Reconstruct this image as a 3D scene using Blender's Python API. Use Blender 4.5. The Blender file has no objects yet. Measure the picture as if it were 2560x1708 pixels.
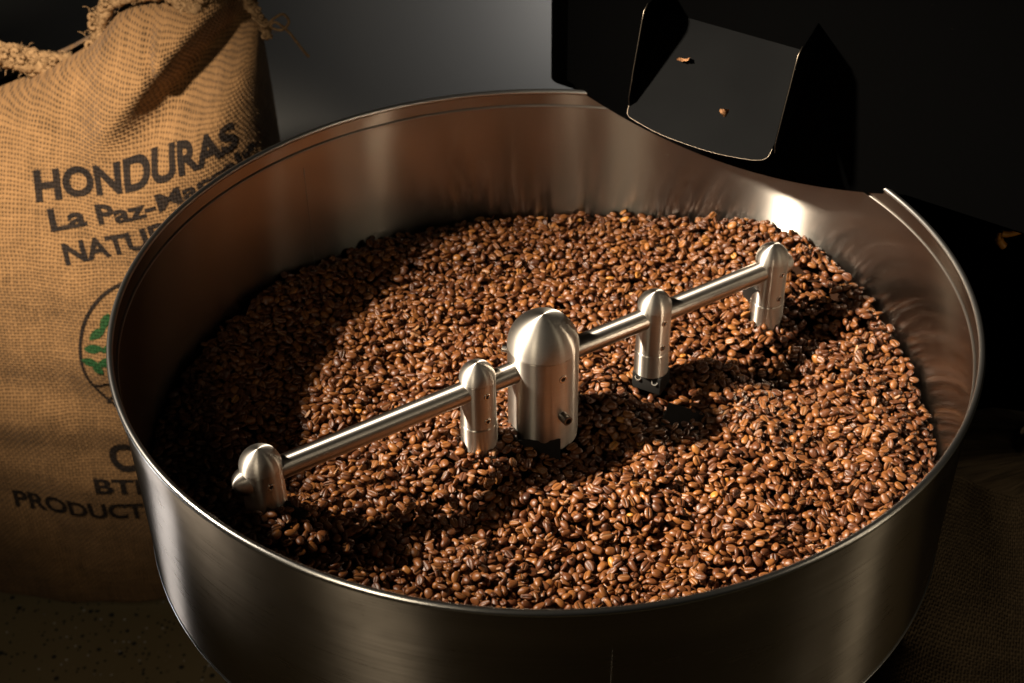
import bpy, bmesh, math, random
import numpy as np
from mathutils import Vector, Matrix, Euler
random.seed(7); RNG = np.random.default_rng(11)
PI = math.pi
sc = bpy.context.scene
C = sc.collection

# ------------------------------------------------------------------ camera
# origin = centre of the tray's rim circle, metres, floor at z = FLOOR
FLOOR = -0.85
cam_d = bpy.data.cameras.new('camera'); cam = bpy.data.objects.new('camera', cam_d); C.objects.link(cam)
fw = Vector((-0.0218539, 0.79257904, -0.60937745)); rt = Vector((0.99975835, 0.01877371, -0.0114362)); up = Vector((-0.00237618, 0.60948012, 0.79279779))
M = Matrix((rt, up, -fw)).transposed().to_4x4(); M.translation = Vector((0.0, -0.99142, 0.70536))
cam.matrix_world = M
cam_d.lens = 50; cam_d.sensor_width = 36; cam_d.clip_start = 0.02; cam_d.clip_end = 60
cam_d.dof.use_dof = True; cam_d.dof.focus_distance = 1.20; cam_d.dof.aperture_fstop = 8.0
sc.camera = cam
sc.cycles.diffuse_bounces = 1; sc.cycles.glossy_bounces = 3; sc.cycles.caustics_reflective = False
# ------------------------------------------------------------------ world and light
w = bpy.data.worlds.new('World'); sc.world = w; w.use_nodes = True
bg = w.node_tree.nodes['Background']; bg.inputs[0].default_value = (0.9, 1.0, 0.95, 1); bg.inputs[1].default_value = 0.0035
sc.view_settings.view_transform = 'Standard'; sc.view_settings.look = 'None'
sc.view_settings.exposure = 0.0; sc.view_settings.gamma = 1.0
def aim(o, tgt): o.rotation_euler = (Vector(tgt) - o.location).to_track_quat('-Z', 'Y').to_euler()
def spot(name, loc, tgt, power, col, size_deg, blend, rad):
    d = bpy.data.lights.new(name, 'SPOT'); d.energy = power; d.color = col; d.spot_size = math.radians(size_deg); d.spot_blend = blend; d.shadow_soft_size = rad
    o = bpy.data.objects.new(name, d); C.objects.link(o); o.location = loc; aim(o, tgt); return o
def area(name, loc, tgt, power, col, sx, sy):
    d = bpy.data.lights.new(name, 'AREA'); d.energy = power; d.color = col; d.shape = 'RECTANGLE'; d.size = sx; d.size_y = sy
    o = bpy.data.objects.new(name, d); C.objects.link(o); o.location = loc; aim(o, tgt); return o
WARM = (1.0, 0.87, 0.70)
spot('key_light', (-1.25, -0.06, 0.94), (0.33, 0.04, -0.1), 640, WARM, 33, 1.0, 0.05)
spot('sack_light', (-0.62, -0.46, 1.08), (-0.60, 0.42, -0.10), 220, (1.0, 0.84, 0.64), 25, 1.0, 0.05)
spot('wall_light', (0.23, 0.99, -0.20), (0.08, 1.2, -0.28), 4.8, (1.0, 0.93, 0.86), 150, 1.0, 0.05)
spot('soft_light', (-1.05, -0.02, -0.42), (-0.28, -0.24, -0.12), 3.6, (0.95, 0.94, 0.96), 34, 1.0, 0.09)
area('corner_light', (1.0, -0.5, 0.5), (0.6, 0.15, -0.5), 0.6, (1.0, 0.85, 0.6), 0.3, 0.3)
area('side_light', (0.95, -0.45, -0.06), (0.55, 0.18, -0.30), 0.4, (1.0, 0.85, 0.6), 0.15, 0.15)
area('floor_light', (-0.35, -0.6, 0.2), (-0.5, 0.15, -0.85), 1.0, (1.0, 0.85, 0.62), 0.2, 0.2)

# ------------------------------------------------------------------ helpers
def tag(o, label=None, cat=None, group=None, kind=None):
    if label: o['label'] = label
    if cat: o['category'] = cat
    if group: o['group'] = group
    if kind: o['kind'] = kind
    return o
def empty(name, loc, label, cat, rotz=0, group=None):
    o = bpy.data.objects.new(name, None); C.objects.link(o); o.location = loc; o.rotation_euler = (0, 0, rotz)
    o.empty_display_size = 0.05
    return tag(o, label, cat, group)
def mesh_obj(name, me, mat, parent=None, loc=None, rot=None):
    o = bpy.data.objects.new(name, me); C.objects.link(o)
    if mat is not None and len(me.materials) == 0: me.materials.append(mat)
    if parent: o.parent = parent
    if loc is not None: o.location = loc
    if rot is not None: o.rotation_euler = rot
    return o
def bm_obj(name, bm, mat, parent=None, loc=None, rot=None, smooth=True):
    me = bpy.data.meshes.new(name); bm.to_mesh(me); bm.free()
    if smooth: me.polygons.foreach_set('use_smooth', [True] * len(me.polygons))
    return mesh_obj(name, me, mat, parent, loc, rot)
def np_mesh(name, V, F, uv=None, smooth=True):
    """V (n,3), F (m,4) quads or (m,3) tris"""
    me = bpy.data.meshes.new(name)
    V = np.asarray(V, np.float32); F = np.asarray(F, np.int32); k = F.shape[1]
    me.vertices.add(len(V)); me.vertices.foreach_set('co', V.ravel())
    me.loops.add(F.size); me.loops.foreach_set('vertex_index', F.ravel())
    me.polygons.add(len(F)); me.polygons.foreach_set('loop_start', np.arange(len(F), dtype=np.int32) * k)
    me.polygons.foreach_set('use_smooth', np.full(len(F), smooth))
    me.update(calc_edges=True)
    if uv is not None:
        l = me.uv_layers.new(name='UVMap'); l.data.foreach_set('uv', np.asarray(uv, np.float32)[F.ravel()].ravel())
    return me
def grid_faces(nu, nv, wrap_u=False):
    f = []
    for j in range(nv - 1):
        for i in range(nu if wrap_u else nu - 1):
            a = j * nu + i; b = j * nu + (i + 1) % nu
            f.append((a, b, b + nu, a + nu))
    return np.array(f)
def lathe(profile, seg=64):
    """profile list of (r,z); returns bm around local Z"""
    bm = bmesh.new(); rings = []
    for r, z in profile:
        if r < 1e-6: rings.append([bm.verts.new((0, 0, z))])
        else: rings.append([bm.verts.new((r * math.cos(2 * PI * i / seg), r * math.sin(2 * PI * i / seg), z)) for i in range(seg)])
    for a, b in zip(rings[:-1], rings[1:]):
        for i in range(seg):
            j = (i + 1) % seg
            if len(a) == 1 and len(b) == 1: continue
            if len(a) == 1: bm.faces.new((a[0], b[i], b[j]))
            elif len(b) == 1: bm.faces.new((a[i], a[j], b[0]))
            else: bm.faces.new((a[i], a[j], b[j], b[i]))
    bmesh.ops.recalc_face_normals(bm, faces=bm.faces)
    return bm
def tube_bm(pts, rad, seg=8, bm=None, caps=True):
    bm = bm or bmesh.new(); n = len(pts); P = [Vector(p) for p in pts]; rings = []
    prev = None
    for i in range(n):
        t = (P[min(i + 1, n - 1)] - P[max(i - 1, 0)]).normalized()
        a = prev if prev is not None else (Vector((0, 0, 1)) if abs(t.z) < .9 else Vector((1, 0, 0)))
        u = (a - t * a.dot(t)).normalized(); v = t.cross(u); prev = u
        r = rad[i] if hasattr(rad, '__len__') else rad
        rings.append([bm.verts.new(P[i] + u * r * math.cos(2 * PI * k / seg) + v * r * math.sin(2 * PI * k / seg)) for k in range(seg)])
    for a, b in zip(rings[:-1], rings[1:]):
        for k in range(seg): bm.faces.new((a[k], a[(k + 1) % seg], b[(k + 1) % seg], b[k]))
    if caps: bm.faces.new(rings[0][::-1]); bm.faces.new(rings[-1])
    return bm
def box_bm(sx, sy, sz, bev=0.0, seg=2):
    bm = bmesh.new(); bmesh.ops.create_cube(bm, size=1.0); bmesh.ops.scale(bm, vec=(sx, sy, sz), verts=bm.verts)
    if bev: bmesh.ops.bevel(bm, geom=bm.edges[:], offset=bev, segments=seg, affect='EDGES', profile=0.5)
    return bm
def smoothpath(pts, n):
    P = [Vector(p) for p in pts]; P = [P[0]] + P + [P[-1]]; out = []
    for i in range(1, len(P) - 2):
        for k in range(n):
            t = k / n; a, b, c, d = P[i-1], P[i], P[i+1], P[i+2]
            out.append(0.5 * ((2*b) + (c - a) * t + (2*a - 5*b + 4*c - d) * t*t + (3*b - a - 3*c + d) * t**3))
    out.append(P[-2].copy()); return out

# ------------------------------------------------------------------ materials
class NT:
    def __init__(s, name):
        s.m = bpy.data.materials.new(name); s.m.use_nodes = True; s.t = s.m.node_tree; s.n = s.t.nodes; s.p = s.n['Principled BSDF']
    def new(s, ty, **kw):
        nd = s.n.new(ty)
        for k, v in kw.items(): setattr(nd, k, v)
        return nd
    def link(s, a, b): s.t.links.new(a, b)
    def put(s, sock, v):
        if isinstance(v, (int, float)): sock.default_value = v
        elif isinstance(v, tuple): sock.default_value = v
        else: s.link(v, sock)
    def math(s, op, a, b=0.0, c=None, clamp=False):
        nd = s.new('ShaderNodeMath', operation=op, use_clamp=clamp); s.put(nd.inputs[0], a); s.put(nd.inputs[1], b)
        if c is not None: s.put(nd.inputs[2], c)
        return nd.outputs[0]
    def noise(s, vec=None, scale=5.0, detail=3.0, rough=0.5, dim='3D'):
        nd = s.new('ShaderNodeTexNoise', noise_dimensions=dim); nd.inputs['Scale'].default_value = scale; nd.inputs['Detail'].default_value = detail; nd.inputs['Roughness'].default_value = rough
        if vec is not None: s.link(vec, nd.inputs['Vector'])
        return nd.outputs['Fac']
    def rng(s, v, a, b, c, d):
        nd = s.new('ShaderNodeMapRange'); s.put(nd.inputs[0], v)
        for i, x in enumerate((a, b, c, d)): nd.inputs[i + 1].default_value = x
        return nd.outputs[0]
    def ramp(s, v, stops):
        nd = s.new('ShaderNodeValToRGB'); s.put(nd.inputs[0], v); e = nd.color_ramp.elements
        while len(e) < len(stops): e.new(0.5)
        for k, (p, c) in enumerate(stops): e[k].position = p; e[k].color = (*c, 1)
        return nd.outputs[0]
    def mix(s, f, a, b):
        nd = s.new('ShaderNodeMix', data_type='RGBA'); s.put(nd.inputs[0], f)
        for i, x in ((6, a), (7, b)):
            if isinstance(x, tuple): nd.inputs[i].default_value = (*x[:3], 1)
            else: s.link(x, nd.inputs[i])
        return nd.outputs[2]
    def bump(s, h, strength, dist, normal=None):
        nd = s.new('ShaderNodeBump'); s.put(nd.inputs['Strength'], strength); nd.inputs['Distance'].default_value = dist; s.link(h, nd.inputs['Height'])
        if normal is not None: s.link(normal, nd.inputs['Normal'])
        s.link(nd.outputs[0], s.p.inputs['Normal']); return nd.outputs[0]
    def comb(s, x, y, z):
        nd = s.new('ShaderNodeCombineXYZ'); s.put(nd.inputs[0], x); s.put(nd.inputs[1], y); s.put(nd.inputs[2], z); return nd.outputs[0]
    def obj(s): return s.new('ShaderNodeTexCoord').outputs['Object']
    def sep(s, v):
        nd = s.new('ShaderNodeSeparateXYZ'); s.link(v, nd.inputs[0]); return nd.outputs

def plain(name, col, rough=0.5, metal=0.0, spec=0.5):
    k = NT(name); k.p.inputs['Base Color'].default_value = (*col, 1); k.p.inputs['Roughness'].default_value = rough
    k.p.inputs['Metallic'].default_value = metal; k.p.inputs['Specular IOR Level'].default_value = spec
    return k
def steel(name, col, rough, aniso, line_scale, line_amp, scratch=False, blot=0.03, rot=0.25, micro=0.25, var=0.16, wide=None):
    """turned / brushed steel, brush lines running round the local Z axis"""
    k = NT(name); o = k.obj(); x, y, z = k.sep(o)
    ang = k.math('ARCTAN2', y, x); rad = k.math('SQRT', k.math('ADD', k.math('MULTIPLY', x, x), k.math('MULTIPLY', y, y)))
    v = k.comb(k.math('MULTIPLY', ang, 1.5), k.math('MULTIPLY', rad, line_scale), k.math('MULTIPLY', z, line_scale))
    n1 = k.noise(v, 1.0, 4.0, 0.65)
    blotn = k.noise(o, 22.0, 3.0, 0.6)
    fine = k.noise(o, 900.0, 2.0, 0.5)
    r = k.math('ADD', rough, k.math('ADD', k.math('MULTIPLY', k.math('SUBTRACT', n1, 0.5), var), k.math('MULTIPLY', k.math('SUBTRACT', blotn, 0.5), blot * 3)))
    k.link(r, k.p.inputs['Roughness'])
    k.link(k.mix(k.rng(n1, 0.3, 0.7, 0, 1), tuple(c * 0.86 for c in col), col), k.p.inputs['Base Color'])
    k.p.inputs['Metallic'].default_value = 1.0
    k.p.inputs['Anisotropic'].default_value = aniso; k.p.inputs['Anisotropic Rotation'].default_value = rot
    tg = k.new('ShaderNodeTangent', direction_type='RADIAL', axis='Z'); k.link(tg.outputs[0], k.p.inputs['Tangent'])
    h = k.math('ADD', n1, k.math('MULTIPLY', fine, micro))
    if scratch:
        arcl = k.math('MULTIPLY', ang, 0.36)
        for ca, sa, th in ((0.97, 0.24, 0.665), (0.94, -0.34, 0.69)):
            uu = k.math('ADD', k.math('MULTIPLY', arcl, ca), k.math('MULTIPLY', z, sa)); vv = k.math('SUBTRACT', k.math('MULTIPLY', z, ca), k.math('MULTIPLY', arcl, sa))
            sn = k.noise(k.comb(k.math('MULTIPLY', uu, 9.0), k.math('MULTIPLY', vv, 700.0), 0.5), 1.0, 2.0, 0.5)
            h = k.math('SUBTRACT', h, k.math('MULTIPLY', k.rng(sn, th, th + 0.04, 0.0, 1.0), 0.7))
    nb_ = k.bump(h, line_amp, 0.0004)
    if wide:      # second, rougher lobe of the same brushing
        g = k.new('ShaderNodeBsdfAnisotropic'); g.inputs['Color'].default_value = (*wide[2], 1); g.inputs['Roughness'].default_value = wide[0]
        g.inputs['Anisotropy'].default_value = wide[3]; g.inputs['Rotation'].default_value = 0.0; k.link(tg.outputs[0], g.inputs['Tangent']); k.link(nb_, g.inputs['Normal'])
        mx = k.new('ShaderNodeMixShader'); mx.inputs[0].default_value = wide[1]; k.link(k.p.outputs[0], mx.inputs[1]); k.link(g.outputs[0], mx.inputs[2])
        k.link(mx.outputs[0], k.n['Material Output'].inputs['Surface'])
    return k.m
STEEL = (0.60, 0.56, 0.51)
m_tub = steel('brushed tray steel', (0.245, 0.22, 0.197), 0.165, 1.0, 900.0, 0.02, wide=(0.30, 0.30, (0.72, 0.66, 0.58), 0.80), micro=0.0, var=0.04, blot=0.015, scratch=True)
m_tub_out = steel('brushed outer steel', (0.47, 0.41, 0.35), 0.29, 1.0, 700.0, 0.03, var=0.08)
m_turn = steel('turned steel', (0.66, 0.61, 0.55), 0.39, 1.0, 1400.0, 0.01, wide=(0.50, 0.33, (0.62, 0.58, 0.52), 0.35), var=0.05, micro=0.05, blot=0.015)
m_body = steel('turned post steel', (0.60, 0.55, 0.49), 0.31, 1.0, 1400.0, 0.006, wide=(0.42, 0.20, (0.5, 0.46, 0.40), 0.35), var=0.04, micro=0.05, blot=0.015)
m_rod = steel('polished rod steel', (0.58, 0.54, 0.49), 0.36, 0.95, 1600.0, 0.03, micro=0.05, var=0.06, blot=0.02)
m_rim = plain('bright rim steel', (0.72, 0.70, 0.67), 0.28, 1.0).m
m_screw = plain('screw steel', (0.55, 0.52, 0.48), 0.22, 1.0).m
m_socket = plain('socket recess shade', (0.02, 0.018, 0.016), 0.4, 0.6).m  # shade of the shallow recess put into the colour
m_dscrew = plain('blackened screw steel', (0.16, 0.15, 0.14), 0.30, 1.0).m
def powder(name, col, rough, spec=0.05, bscale=1400.0, amt=0.12):
    k = NT(name); k.p.inputs['Base Color'].default_value = (*col, 1)
    o = k.obj(); n = k.noise(o, bscale, 2.0); d = k.noise(o, 260.0, 2.0, 0.7)
    dust = k.rng(d, 0.76, 0.80, 0.0, 1.0)
    k.link(k.mix(k.math('MULTIPLY', dust, 0.08), col, (0.08, 0.065, 0.05)), k.p.inputs['Base Color'])
    k.link(k.rng(k.noise(o, 6.0, 3.0), 0.3, 0.7, rough - 0.06, rough + 0.06), k.p.inputs['Roughness'])
    k.bump(n, amt, 0.0004); k.p.inputs['Specular IOR Level'].default_value = spec; return k.m
m_black = powder('black powder coat', (0.0007, 0.0007, 0.0007), 0.8, 0.01)
m_chute = powder('charcoal powder coat', (0.0016, 0.0017, 0.0018), 0.6, 0.02)
m_edge = plain('pale sheet edge', (0.16, 0.13, 0.10), 0.4, 1.0).m  # paler metallic tone along the sheet edges of the chute
m_blade = plain('dark cast blade', (0.012, 0.011, 0.010), 0.6, 0.0, 0.15).m

# ------------------------------------------------------------------ setting
bm = bmesh.new(); bmesh.ops.create_grid(bm, x_segments=2, y_segments=2, size=6.0)
k = NT('terrazzo floor'); o_ = k.obj()
v1 = k.new('ShaderNodeTexVoronoi'); v1.inputs['Scale'].default_value = 120.0; k.link(o_, v1.inputs['Vector'])
v2 = k.new('ShaderNodeTexVoronoi'); v2.inputs['Scale'].default_value = 66.0; k.link(o_, v2.inputs['Vector'])
n_ = k.noise(o_, 3.0, 4.0); n2_ = k.noise(o_, 60.0, 3.0)
cr, cg, cb = k.sep(v1.outputs['Color']); c2r, c2g, c2b = k.sep(v2.outputs['Color'])
base = k.mix(k.rng(n_, 0.3, 0.7, 0, 1), (0.25, 0.195, 0.10), (0.32, 0.25, 0.14))
s1 = k.math('MULTIPLY', k.rng(k.math('ADD', v1.outputs['Distance'], k.math('MULTIPLY', n2_, 0.25)), 0.36, 0.42, 1, 0), k.rng(cr, 0.60, 0.62, 0, 1))
s2 = k.math('MULTIPLY', k.rng(k.math('ADD', v2.outputs['Distance'], k.math('MULTIPLY', n2_, 0.25)), 0.34, 0.40, 1, 0), k.rng(c2r, 0.78, 0.80, 0, 1))
s3 = k.math('MULTIPLY', k.rng(k.math('ADD', v1.outputs['Distance'], k.math('MULTIPLY', n2_, 0.25)), 0.34, 0.38, 1, 0), k.rng(cg, 0.86, 0.88, 0, 1))
c_ = k.mix(s1, base, (0.05, 0.055, 0.045)); c_ = k.mix(s2, c_, (0.035, 0.04, 0.04)); c_ = k.mix(s3, c_, (0.6, 0.56, 0.5))
k.link(c_, k.p.inputs['Base Color']); k.p.inputs['Roughness'].default_value = 0.4
tag(bm_obj('floor', bm, k.m, loc=(0, 1.0, FLOOR), smooth=False), kind='structure')
k = NT('grey wall paint'); o_ = k.obj()
k.link(k.mix(k.rng(k.noise(o_, 2.0, 5.0), 0.3, 0.7, 0, 1), (0.20, 0.205, 0.205), (0.225, 0.225, 0.22)), k.p.inputs['Base Color'])
k.p.inputs['Roughness'].default_value = 0.65; k.bump(k.noise(o_, 350.0, 3.0), 0.15, 0.001)
bm = box_bm(8.0, 0.12, 3.2)
tag(bm_obj('wall', bm, k.m, loc=(0, 1.26, FLOOR + 1.6), smooth=False), kind='structure')

# ------------------------------------------------------------------ cooling tray
RT = 0.365
tray = empty('cooling_tray', (0, 0, FLOOR), 'large round brushed steel cooling tray full of roasted beans', 'cooling tray')
Zt = -FLOOR
seg = 256
inner = lathe([(0.3605, -0.004), (0.3605, -0.0045), (0.3600, -0.0160), (0.3600, -0.0165), (0.3588, -0.0178), (0.3588, -0.0186), (0.3588, -0.198), (0.3588, -0.199), (0.352, -0.2005)], seg)
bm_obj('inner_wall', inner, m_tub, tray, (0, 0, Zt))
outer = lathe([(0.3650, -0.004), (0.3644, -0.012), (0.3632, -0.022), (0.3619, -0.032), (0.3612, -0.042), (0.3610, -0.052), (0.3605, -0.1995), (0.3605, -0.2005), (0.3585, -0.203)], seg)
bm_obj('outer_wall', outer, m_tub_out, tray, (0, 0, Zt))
rimp = [(0.36275 + 0.0027 * math.cos(a), 0.0 - 0.002 + 0.0027 * math.sin(a)) for a in np.linspace(-PI, PI, 17)]
rim = bm_obj('rim', lathe(rimp, seg), m_rim, tray, (0, 0, Zt))
bm_obj('rim_joint', lathe([(0.3602, -0.0160), (0.3592, -0.0160), (0.3584, -0.0172), (0.3584, -0.0184), (0.3600, -0.0190)], seg), plain('joint line steel', (0.30, 0.27, 0.24), 0.35, 1.0).m, tray, (0, 0, Zt))
bm_obj('bottom_edge', lathe([(0.3575, -0.2022), (0.3610, -0.2022), (0.3616, -0.2029), (0.3610, -0.2036), (0.3575, -0.2036)], seg), m_rim, tray, (0, 0, Zt))
bm_obj('tray_floor', lathe([(0.3590, -0.1985), (0.10, -0.1985), (0.0, -0.1985)], 96), plain('perforated floor steel', (0.10, 0.09, 0.08), 0.5, 0.8).m, tray, (0, 0, Zt), smooth=False)
bm_obj('stand', lathe([(0.30, -0.206), (0.292, -0.215), (0.285, -0.84), (0.31, -0.8495), (0.0, -0.8495)], 128), m_black, tray, (0, 0, Zt))
for az, R_, r0, nm in ((math.radians(133), 0.3586, -0.0005, 'weld_seam'), (math.radians(-82.5), 0.3609, 0.0, 'weld_seam')):
    bm = tube_bm([(R_ * math.cos(az), R_ * math.sin(az), -0.036 - 0.162 * q) for q in np.linspace(0, 1, 12)], 0.0004, 6)
    bm_obj(nm, bm, m_tub, tray, (0, 0, Zt))

# ------------------------------------------------------------------ agitator
ROD_Z, AZ = -0.078, math.radians(33.5)
d_ = Vector((math.cos(AZ), math.sin(AZ), 0)); perp = Vector((math.sin(AZ), -math.cos(AZ), 0))
agi = empty('agitator', (0, 0, -0.169), 'steel agitator with domed hub and long rod above the coffee beans', 'agitator')
A0 = Vector((0, 0, 0.169))   # rim-plane origin inside the agitator's own space
def dome_profile(r, zb, zc, n=18, groove=True):
    pr = [(0.0, zb), (r, zb), (r, zb + 0.0005), (r, zc - 0.0012), (r, zc - 0.0006)]
    if groove: pr += [(r - 0.0003, zc - 0.0003), (r - 0.00005, zc)]
    pr += [(r * math.cos(a), zc + r * math.sin(a)) for a in np.linspace(0.03, PI / 2 - 0.02, n)] + [(0.0, zc + r)]
    return pr
def screw(parent, local, axis_dir, r, protrude, mat, depth=0.0016, tone=None):
    """socket screw: ring, recess and hexagonal socket, axis along axis_dir"""
    pr = [(r * 1.0, -0.003), (r, protrude - 0.0003), (r * 0.88, protrude), (r * 0.62, protrude), (r * 0.54, protrude - depth), (0, protrude - depth)]
    bm = lathe(pr, 20)
    q = Vector(axis_dir).to_track_quat('Z', 'Y')
    bm.faces.ensure_lookup_table()
    for f in bm.faces:
        c_ = f.calc_center_median()
        if math.hypot(c_.x, c_.y) < r * 0.56 and c_.z > -0.002: f.material_index = 1
    me = bpy.data.meshes.new('screw'); bm.to_mesh(me); bm.free(); me.materials.append(mat); me.materials.append(m_socket)
    return mesh_obj('screw', me, None, parent, local, q.to_euler())
rod = bm_obj('arm_rod', lathe([(0, -0.272)] + [(0.0100, -0.272), (0.0100, -0.271), (0.0100, 0.265), (0.0100, 0.266), (0, 0.266)], 48), m_rod, agi, A0 + Vector((0, 0, ROD_Z)), d_.to_track_quat('Z', 'Y').to_euler())
def domed(name, bm, parent, loc):
    for f in bm.faces: f.material_index = 0 if f.calc_center_median().z > 0.0 else 1
    o = bm_obj(name, bm, m_turn, parent, loc); o.data.materials.append(m_body); return o
# domed rod ends beyond the outer posts
for sgn, L in ((-1, 0.2860), (1, 0.2770)):
    pr = [(0, -0.01), (0.0118, -0.01), (0.0118, -0.0095), (0.0118, 0.0)] + [(0.0118 * math.cos(a), 0.0118 * math.sin(a)) for a in np.linspace(0.05, PI / 2 - 0.03, 10)] + [(0, 0.0118)]
    bm_obj('end_cap', lathe(pr, 40), m_turn, agi, A0 + d_ * sgn * L + Vector((0, 0, ROD_Z)), (d_ * sgn).to_track_quat('Z', 'Y').to_euler())
hub = domed('hub', lathe(dome_profile(0.0319, -0.10, 0.0, 26), 96), agi, A0 + Vector((0, 0, -0.059)))
screw(hub, perp * 0.0319 + Vector((0, 0, ROD_Z + 0.059)), perp, 0.0040, 0.0005, m_screw, 0.0004)
screw(hub, perp * 0.0316 + Vector((0, 0, -0.120 + 0.059)), perp, 0.0046, 0.0095, m_dscrew, 0.003)
lf = Vector((math.cos(math.radians(163)), math.sin(math.radians(163)), 0))
screw(hub, lf * 0.0316 + Vector((0, 0, ROD_Z + 0.064)), lf, 0.0036, 0.0065, m_screw, 0.003)
POSTS = [(-0.272, 0.0174, 'p1'), (-0.068, 0.0160, 'p2'), (0.123, 0.0159, 'p3'), (0.264, 0.0158, 'p4')]
for s, r, tagn in POSTS:
    base = A0 + d_ * s + Vector((0, 0, -0.067))
    post = domed('post', lathe(dome_profile(r, -0.0478, 0.0, 20), 64), agi, base)
    zb = -0.0735 if tagn == 'p3' else -0.098
    sl = bm_obj('sleeve', lathe([(r - 0.0010, -0.0474), (r - 0.0006, -0.0478), (r + 0.0005, -0.0488), (r + 0.0006, -0.0494), (r + 0.0005, -0.0502), (r + 0.0005, zb + 0.0006), (r + 0.0005, zb), (r - 0.0006, zb - 0.0007), (0, zb - 0.0007)], 64), m_body, post)
    for zz in (ROD_Z + 0.067, -0.039):
        screw(post, perp * r + Vector((0, 0, zz)), perp, 0.0031, 0.0006, m_screw, 0.0005)
    if tagn == 'p3':
        bb = box_bm(0.030, 0.022, 0.020, 0.0012)
        br = bm_obj('bracket', bb, m_blade, post, (0.0005, -0.001, -0.0835), (0, 0, -math.radians(28)))
        for dx in (-0.0085, 0.0085):
            a_ = -math.radians(28); dv = Vector((math.cos(a_), math.sin(a_), 0)); nv = Vector((math.sin(a_), -math.cos(a_), 0))
            screw(post, Vector((0.0005, -0.001, -0.0795)) + dv * dx + nv * 0.0105, (nv * 0.8 + Vector((0, 0, 0.6))).normalized(), 0.0036, 0.0010, m_screw, 0.0015)
def blade(loc, rz, L, H, tilt, parent=agi, bend=0.15):
    """curved plough blade standing in the beans"""
    n = 12; V = []; F = []
    for side in (0, 1):
        for j in range(4):
            for i in range(n):
                u = i / (n - 1) - 0.5; h = j / 3
                V.append((u * L, bend * L * (u * u) * 4 * h + side * 0.0022 + (h - 0.5) * H * math.tan(tilt), (h - 0.5) * H))
    def idx(s, j, i): return s * 4 * n + j * n + i
    for j in range(3):
        for i in range(n - 1):
            F.append((idx(0, j, i), idx(0, j, i + 1), idx(0, j + 1, i + 1), idx(0, j + 1, i)))
            F.append((idx(1, j, i), idx(1, j + 1, i), idx(1, j + 1, i + 1), idx(1, j, i + 1)))
    for i in range(n - 1):
        F.append((idx(0, 3, i), idx(0, 3, i + 1), idx(1, 3, i + 1), idx(1, 3, i))); F.append((idx(0, 0, i), idx(1, 0, i), idx(1, 0, i + 1), idx(0, 0, i + 1)))
    for j in range(3):
        F.append((idx(0, j, 0), idx(0, j + 1, 0), idx(1, j + 1, 0), idx(1, j, 0))); F.append((idx(0, j, n - 1), idx(1, j, n - 1), idx(1, j + 1, n - 1), idx(0, j + 1, n - 1)))
    me = np_mesh('plough_blade', V, F, smooth=False)
    return mesh_obj('plough_blade', me, m_blade, parent, A0 + Vector(loc), (0, 0, rz))
blade((-0.218, -0.160, -0.130), math.radians(-50), 0.045, 0.052, 0.35)
blade((-0.012, -0.034, -0.1590), math.radians(2), 0.056, 0.028, 0.15, bend=0.0)
blade((0.206, 0.150, -0.122), math.radians(-60), 0.040, 0.048, -0.35)
pl = bm_obj('plough_foot', box_bm(0.036, 0.028, 0.004, 0.001), m_blade, agi, A0 + Vector((0.130, 0.014, -0.1580)), (0.10, 0.12, math.radians(-18)), smooth=False)

# ------------------------------------------------------------------ roaster front
roaster = empty('coffee_roaster', (0.3, 0.5, FLOOR), 'matt black coffee roaster front with discharge chute over the tray', 'coffee roaster')
RA = Vector((0.0346, 0.3649, 0)); U = Vector((0.81892, -0.57391, 0)); N = Vector((-0.57391, -0.81892, 0))
RO = -roaster.location
def rp(s, o, z): return RA + U * s + N * o + Vector((0, 0, z))
def prism_so(pts, o0, o1, bev=0.0):
    """closed outline in (s,z), between offsets o0..o1 from the plate plane"""
    bm = bmesh.new(); a = [bm.verts.new(rp(s, o0, z)) for s, z in pts]; b = [bm.verts.new(rp(s, o1, z)) for s, z in pts]
    bm.faces.new(a); bm.faces.new(b[::-1])
    for i in range(len(pts)): j = (i + 1) % len(pts); bm.faces.new((a[i], b[i], b[j], a[j]))
    bmesh.ops.recalc_face_normals(bm, faces=bm.faces)
    return bm
arc = [(s, -0.0300 * (1 - ((s - 0.185) / 0.185) ** 2)) for s in np.linspace(0.0, 0.37, 40)]
outl = [(-0.012, 0.75), (-0.012, 0.006), (-0.004, 0.004)] + arc + [(0.60, 0.0), (0.60, 0.75)]
bm_obj('front_plate', prism_so(outl, -0.004, 0.0), m_black, roaster, RO, smooth=False)
body = [(-0.064, 0.75), (-0.064, -0.02), (0.60, -0.02), (0.60, 0.75)]
bm = prism_so(body, -0.33, -0.030)
bmesh.ops.bevel(bm, geom=[e for e in bm.edges if abs(e.verts[0].co.z - e.verts[1].co.z) > 0.5], offset=0.022, segments=6, affect='EDGES', profile=0.5)
bm_obj('body', bm, m_black, roaster, RO)
bm = prism_so([(-0.02, FLOOR + 0.001), (0.95, FLOOR + 0.001), (0.95, 0.75), (-0.02, 0.75)], -0.62, -0.34)
bm_obj('cabinet', bm, m_black, roaster, RO, smooth=False)
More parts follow.
